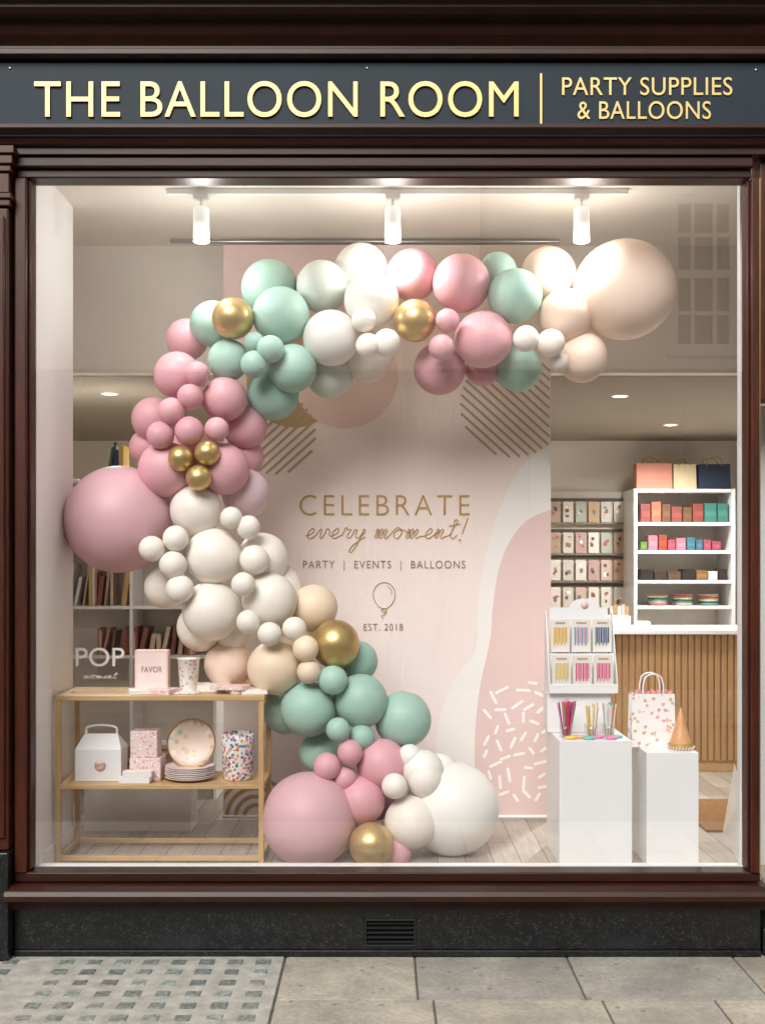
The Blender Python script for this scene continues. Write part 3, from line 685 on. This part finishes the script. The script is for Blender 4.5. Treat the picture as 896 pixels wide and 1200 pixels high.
text('pop_lettering', 'POP', 89, 146, 759, 781, d-.002, m_whitesat, .002, .002, 1.0, pp)
script('moment', 98, 138, 795, 3.5, 'pop', d-.004, .0014, pp, m_whitesat)
# ================= RIGHT: COUNTER, WALL, SHELVING =================
ct = empty('shop_counter')
cy = 2.6; c0, c1 = .9, 3.0
ctop = Z(738, cy)
box('counter_top', c0-.02, c1, cy-.03, cy+.6, ctop-.03, ctop, m_whitesat, ct, .004)
box('counter_carcass', c0, c1, cy+.02, cy+.58, FL+.08, ctop-.031, m_slat, ct)
box('counter_kick', c0, c1, cy+.04, cy+.5, FL, FL+.079, m_oak, ct)
sl = []
x = c0
while x < c1-.03:
    sl.append((x, x+.034, cy+.004, cy+.021, FL+.08, ctop-.031, (0, 0, 0, 1))); x += .044
boxes('counter_slats', sl, ct, m_slat, .003)
by2 = 4.35
su = empty('display_shelving')
q0, q1 = X(742, by2), X(861, by2)
for k, v in enumerate((573, 612, 645, 680, 710, 745)):
    z = Z(v, by2); box('board_%d' % k, q0+.031, q1-.031, by2, by2+.4, z-.028, z, m_whitesat, su, .003)
box('side_a', q0, q0+.03, by2-.003, by2+.41, FL, Z(573, by2)+.002, m_whitesat, su, .003); box('side_b', q1-.03, q1, by2-.003, by2+.41, FL, Z(573, by2)+.002, m_whitesat, su, .003)
box('backing', q0, q1, by2+.411, by2+.42, FL, Z(573, by2), m_cream, su)
R = random.Random(11)
def items(name, v, cols, wr, hr, u0=752, u1=852, gap=.01, dd=.12):
    l = []; x = X(u0, by2); z = Z(v, by2)
    while x < X(u1, by2)-.03:
        w = R.uniform(*wr); h = R.uniform(*hr); c = hx(R.choice(cols))
        l.append((x, x+w, by2+.05, by2+.05+dd, z+.001, z+h, c))
        l.append((x+.006, x+w-.006, by2+.047, by2+.0495, z+h*.3, z+h*.6, mul(c, 1.35))); x += w+gap
    boxes(name, l, su, None, .003)
items('candle_tins', 612, ['2f6350', 'b0664f', 'c08a55', '84453e', '3f7a70', '6a4a34'], (.06, .1), (.12, .18))
items('gift_jars', 645, ['a04a60', '5f8040', 'bf7888', 'd9c9b8', '96452f', 'c9a0a0', '3f6f80'], (.05, .09), (.07, .14))
items('dark_jars', 680, ['2a2420', '3a302a', 'd9d2c8', '5a4634', '2a2420', '8a6a40'], (.06, .11), (.07, .12))
dm = [M('dish', hx(c), .4) for c in ['c97f90', 'd9c9b8', '7fa595', '3c6e68', 'efe6df', 'b9944c']]
for k, u in enumerate((775, 805, 835)):
    for i in range(6):
        lathe('stacked_dish_%d_%d' % (k, i), [(0, 0), (.07, 0), (.085, .012), (.083, .016), (0, .008)], (X(u, by2), by2+.15, Z(710, by2)+.002+i*.015), dm[(i+k) % 6], su, 24)
def bag(name, x0, x1, y0, y1, z0, z1, mat, hmat=None, hh=.09, tissue=None):
    e = empty(name); t = .012
    vs = [(x0, y0, z0), (x1, y0, z0), (x1, y1, z0), (x0, y1, z0), (x0+t*.2, y0+t, z1), (x1-t*.2, y0+t, z1), (x1-t*.2, y1-t, z1), (x0+t*.2, y1-t, z1)]
    ym = (y0+y1)/2
    vs += [(x0+.001, ym, z0), (x1-.001, ym, z0), (x0+t*1.6, ym, z1-.001), (x1-t*1.6, ym, z1-.001)]
    fs = [(0, 1, 5, 4), (2, 3, 7, 6), (1, 9, 11, 5), (9, 2, 6, 11), (3, 8, 10, 7), (8, 0, 4, 10), (0, 8, 3, 2, 9, 1)]
    meshobj('bag_body', vs, fs, mat, e)
    w = x1-x0
    for k, y in enumerate((y0+t+.001, y1-t-.001)):
        tube('handle_%d' % k, [(x0+w*.27, y, z1-.02), (x0+w*.28, y, z1+hh*.6), (x0+w*.36, y, z1+hh), (x1-w*.36, y, z1+hh), (x1-w*.28, y, z1+hh*.6), (x1-w*.27, y, z1-.02)], .004, hmat or m_whitesat, e)
    if tissue:
        tv, tf = [], []; n = 14
        for i in range(n+1):
            xx = x0+.012+(w-.024)*i/n
            tv += [(xx, ym-.02+.012*(i % 2), z1-.03), (xx, ym-.03+.03*(i % 2), z1+.006+.022*((i*7) % 5)/5)]
        for i in range(n): tf.append((2*i, 2*i+2, 2*i+3, 2*i+1))
        meshobj('tissue_paper', tv, tf, tissue, e)
    return e
zz = Z(573, by2)+.002
bag('paper_carrier_bag', X(747, by2), X(789, by2), by2+.05, by2+.2, zz, Z(542, by2), M('salmon_paper', hx('c98470'), .6), m_goldprint, .05)
bag('paper_carrier_bag', X(791, by2), X(818, by2), by2+.06, by2+.2, zz, Z(543, by2), M('cream_paper', hx('d4c29e'), .6), m_goldprint, .04)
bag('paper_carrier_bag', X(820, by2), X(858, by2), by2+.05, by2+.2, zz, Z(543, by2), M('navy_paper', hx('1f2f48'), .6), m_goldprint, .05)
cr = empty('greeting_card_rack'); cyy = 4.78
box('rack_panel', X(640, cyy), X(733, cyy), cyy, cyy+.03, Z(730, cyy), Z(576, cyy), M('rack_panel_paint', hx('cfc5b5'), .6), cr)
l = []
for i, v in enumerate((588, 624, 656, 688)):
    for j in range(6):
        u = 644+j*14.8; c = hx(R.choice(['ddd2c6', 'd6bcae', 'bca490', 'd7d0c6', 'c8a888', 'b5bcae', 'caa6a6', 'e6e0d8', 'e9e3da']))
        l.append((X(u, cyy), X(u+11.6, cyy), cyy-.03, cyy-.022, Z(v+24, cyy), Z(v, cyy), c))
        for q in range(3):
            ua = R.uniform(1.5, 6); va = R.uniform(4, 16)
            l.append((X(u+ua, cyy), X(u+ua+R.uniform(2, 4.5), cyy), cyy-.0325-.0006*q, cyy-.0305, Z(v+va+R.uniform(1.5, 5), cyy), Z(v+va, cyy), hx(R.choice(['7a5a4a', 'b06a60', 'c08a50', '6f8a7c', 'ffffff', 'b07c6c', '5a5a60']))))
    l.append((X(641, cyy), X(731, cyy), cyy-.045, cyy-.001, Z(v+26.5, cyy), Z(v+24.5, cyy), hx('8a7f72')))
    l.append((X(641, cyy), X(731, cyy), cyy-.02, cyy-.001, Z(v-1, cyy), Z(v-4, cyy), hx('4f473e')))
boxes('cards', l, cr)
tb = empty('card_holder_box')
box('holder_a', X(712, cy+.1), X(738, cy+.1), cy+.08, cy+.2, ctop+.001, Z(722, cy+.1), m_whitesat, tb, .003)
box('holder_b', X(700, cy+.1), X(711, cy+.1), cy+.05, cy+.15, ctop+.001, Z(726, cy+.1), m_blush, tb, .003)
box('holder_c', X(744, cy+.1), X(760, cy+.1), cy+.05, cy+.15, ctop+.001, Z(728, cy+.1), m_paper, tb, .003)
for i in range(5): box('card_%d' % i, X(714+i*4.6, cy+.1), X(718+i*4.6, cy+.1), cy+.1, cy+.103, Z(722, cy), Z(711-i % 2*2, cy), [m_blush, m_oak, m_paper][i % 3], tb)
mt = box('door_mat', X(822, 1.0), 2.55, .92, 1.7, FL+.001, FL+.014, M('coir_mat', hx('8a6238'), .95, var=.25, scale=60, bump=.8, bscale=300), None, .003)
# ================= PLINTHS =================
p1 = box('white_display_plinth', X(655, .25), X(740, .25), .25, .66, FL+.001, Z(868, .25), m_whitesat, None, .002)
p2 = box('white_display_plinth', X(757, .25), X(818, .25), .25, .55, FL+.001, Z(882, .25), m_whitesat, None, .002)
P1 = Z(868, .25)+.001; P2 = Z(882, .25)+.001
rs = box('white_riser_block', X(641, .5), X(715, .5), .50, .65, P1, Z(812, .5), m_whitesat, None, .002)
ds = empty('candle_card_stand'); zb = Z(812, .5)+.001
sx_0, sx_1 = X(642, .5), X(722, .5)
box('tray_base', sx_0, sx_1, .47, .64, zb, zb+.012, m_whitesat, ds, .002)
box('tray_lip', sx_0, sx_1, .466, .4695, zb, zb+.045, m_whitesat, ds, .002)
za, zc = zb+.012, Z(712, .62)
pts = [(X(644, .62), za), (X(644, .62), zc), (X(664, .62), zc)]
cxh = X(685, .62)
for i in range(13):
    t = math.pi-i*math.pi/12; pts.append((cxh+.075*math.cos(t), zc+.045*math.sin(t)))
pts += [(X(712, .62), zc), (X(712, .62)+.005, za)]
o = meshobj('stand_back', [(x, .635, z) for x, z in pts], [tuple(range(len(pts)))], m_whitesat, ds)
so_ = o.modifiers.new('s', 'SOLIDIFY'); so_.thickness = .004
lathe('header_emblem', [(0, .0006), (.018, .0006), (.018, 0)], (cxh, .6285, zc+.012), m_blush, ds, 24).rotation_euler = (math.radians(90), 0, 0)
for k, xx in enumerate((sx_0, sx_1-.004)):
    meshobj('stand_side_%d' % k, [(xx, .47, za), (xx, .634, za), (xx, .634, zc-.01), (xx, .60, zc-.02), (xx, .47, zb+.045), (xx+.004, .47, za), (xx+.004, .634, za), (xx+.004, .634, zc-.01), (xx+.004, .60, zc-.02), (xx+.004, .47, zb+.045)], [(0, 1, 2, 3, 4), (9, 8, 7, 6, 5), (0, 4, 9, 5), (3, 2, 7, 8), (4, 3, 8, 9), (1, 0, 5, 6), (2, 1, 6, 7)], m_whitesat, ds)
box('stand_mid_step', sx_0+.004, sx_1-.004, .55, .57, za, Z(766, .55), m_whitesat, ds)
cc = [['d9b34a', 'e0a0b0', '2f4a7a'], ['e3c25a', 'e58aa5', 'd84a8a']]
cc2 = [['e9c25a', '6f9ac0', '6a7f9a'], ['d9d0a0', 'd84a8a', 'e58aa5']]
for r_ in range(2):
    for c_ in range(3):
        dd = .575 if r_ == 0 else .49
        u0 = 645+c_*24.5+(1.5 if r_ else 0); vt = 726 if r_ == 0 else 768; vb = 764 if r_ == 0 else 806
        lc = [(X(u0, dd), X(u0+22, dd), dd, dd+.006, Z(vb, dd), Z(vt, dd), hx('e9e3da'))]
        n = 8
        for i in range(n):
            ux = u0+3+i*(16.5/n)
            lc.append((X(ux, dd), X(ux+1.3, dd), dd-.004, dd-.0005, Z(vb-8-(i % 2)*3, dd), Z(vt+9, dd), hx(cc[r_][c_] if i % 2 else cc2[r_][c_])))
        lc.append((X(u0+5, dd), X(u0+17, dd), dd-.0015, dd-.0004, Z(vt+5, dd), Z(vt+3, dd), hx('b9a58c')))
        boxes('candle_card_%d%d' % (r_, c_), lc, ds)
def tumbler(name, u, d, cols, n, hgt, flare):
    e = empty(name); x = X(u, d)
    lathe('tumbler_glass', [(0, .003), (.026, .003), (.030, .06), (.032, .06), (.029, .0), (0, 0)], (x, d, P1), m_acry, e, 24)
    for i in range(n):
        a = R.uniform(0, 6.28); q = math.sqrt(R.random()); r0 = .018*q; r1 = (.03+flare)*q; h = hgt*R.uniform(.85, 1.0)
        m = SM_[cols[i % len(cols)]]
        tube('stick_%d' % i, [(x+r0*math.cos(a), d+r0*math.sin(a), P1+.006), (x+r1*math.cos(a), d+r1*math.sin(a), P1+h)], .003, m, e, smooth=False)
SM_ = {c: M('stick_'+c, hx(c), .4, var=.02) for c in ['d8357a', 'e56a3a', '7a4a9a', '3aa07a', 'f0b0c8', 'f4efe9', 'e8c95a', 'f2dcc0', '6fc0b0', 'ef8ab0']}
tumbler('paper_straw_tumbler', 663, .36, ['d8357a', 'e56a3a', '7a4a9a', '3aa07a', 'ef8ab0', 'd8357a'], 30, .175, .018)
tumbler('candle_tumbler', 692, .36, ['e8c95a', 'f2dcc0', 'f4efe9', 'e8c95a'], 24, .165, .004)
tumbler('candle_tumbler', 713, .38, ['f0b0c8', 'f4efe9', '6fc0b0', 'f2dcc0'], 24, .16, .004)
for k, (u, dd, c) in enumerate([(668, .30, 'f1d06a'), (690, .29, '79c7bb'), (700, .33, 'e88ab5'), (716, .30, 'e88ab5'), (679, .33, 'e8b27a'), (722, .34, '79c7bb')]):
    r_ = .022; tube('ribbon_ring', [(X(u, dd)+r_*math.cos(t), dd+r_*math.sin(t)*.9, P1+.006) for t in [i*math.pi/6 for i in range(12)]], .006, M('ribbon_'+str(k), hx(c), .4), None, cyclic=True)
bag('patterned_paper_gift_bag', X(739, .42), X(790, .42), .40, .50, P2, Z(813, .42), pat4, m_whitesat, .085, M('pink_tissue', hx('f3b8b4'), .7))
ht = empty('party_hat')
hxx, hyy = X(797, .36), .36
lathe('cone', [(.058, .0), (.0015, .195)], (hxx, hyy, P2+.0), M('peach_stripe_card', hx('dba674'), .45, .1, var=.2, scale=40, stretch=(1, 1, .3)), ht)
lathe('cone_band', [(.0595, .0), (.0525, .028)], (hxx, hyy, P2+.0005), m_goldprint, ht)
for i in range(26):
    a = i*2*math.pi/26
    tube('trim_%d' % i, [(hxx+.058*math.cos(a), hyy+.058*math.sin(a), P2+.001), (hxx+.064*math.cos(a+.05), hyy+.064*math.sin(a+.05), P2+.014)], .002, SM_['f4efe9'], ht, smooth=False)
# ================= LIGHT, WORLD, CAMERA =================
el = math.radians(39); sd = Vector((-.3, -.95, 0)).normalized()
sv = Vector((sd.x*math.cos(el), sd.y*math.cos(el), math.sin(el)))
L = bpy.data.lights.new('sun', 'SUN'); L.energy = 4.5; L.angle = math.radians(36); L.color = (1, .985, .965)
so2 = bpy.data.objects.new('sun', L); COL.objects.link(so2); so2.rotation_mode = 'QUATERNION'; so2.rotation_quaternion = sv.to_track_quat('Z', 'Y'); so2.location = (0, -3, 9)
w = bpy.data.worlds.new('World'); sc.world = w; w.use_nodes = True; nt = w.node_tree
bg = nt.nodes['Background']; sk = nt.nodes.new('ShaderNodeTexSky'); sk.sky_type = 'NISHITA'; sk.sun_disc = False
sk.sun_elevation = el; sk.sun_rotation = math.atan2(sd.x, sd.y); sk.dust_density = 3; sk.air_density = 1.0
hs = nt.nodes.new('ShaderNodeHueSaturation'); hs.inputs['Saturation'].default_value = .35
nt.links.new(sk.outputs[0], hs.inputs['Color']); nt.links.new(hs.outputs[0], bg.inputs[0]); bg.inputs[1].default_value = .15
cam = bpy.data.cameras.new('camera'); co = bpy.data.objects.new('camera', cam); COL.objects.link(co)
co.location = (0, -D, CZ); co.rotation_euler = (math.radians(90), 0, 0)
cam.sensor_fit = 'VERTICAL'; cam.sensor_height = 36; cam.sensor_width = 27
cam.lens = 36*D/(1200*S); cam.shift_y = 60/1200; cam.clip_end = 400; cam.clip_start = .05
sc.camera = co
sc.view_settings.view_transform = 'Standard'; sc.view_settings.look = 'None'; sc.view_settings.exposure = 0
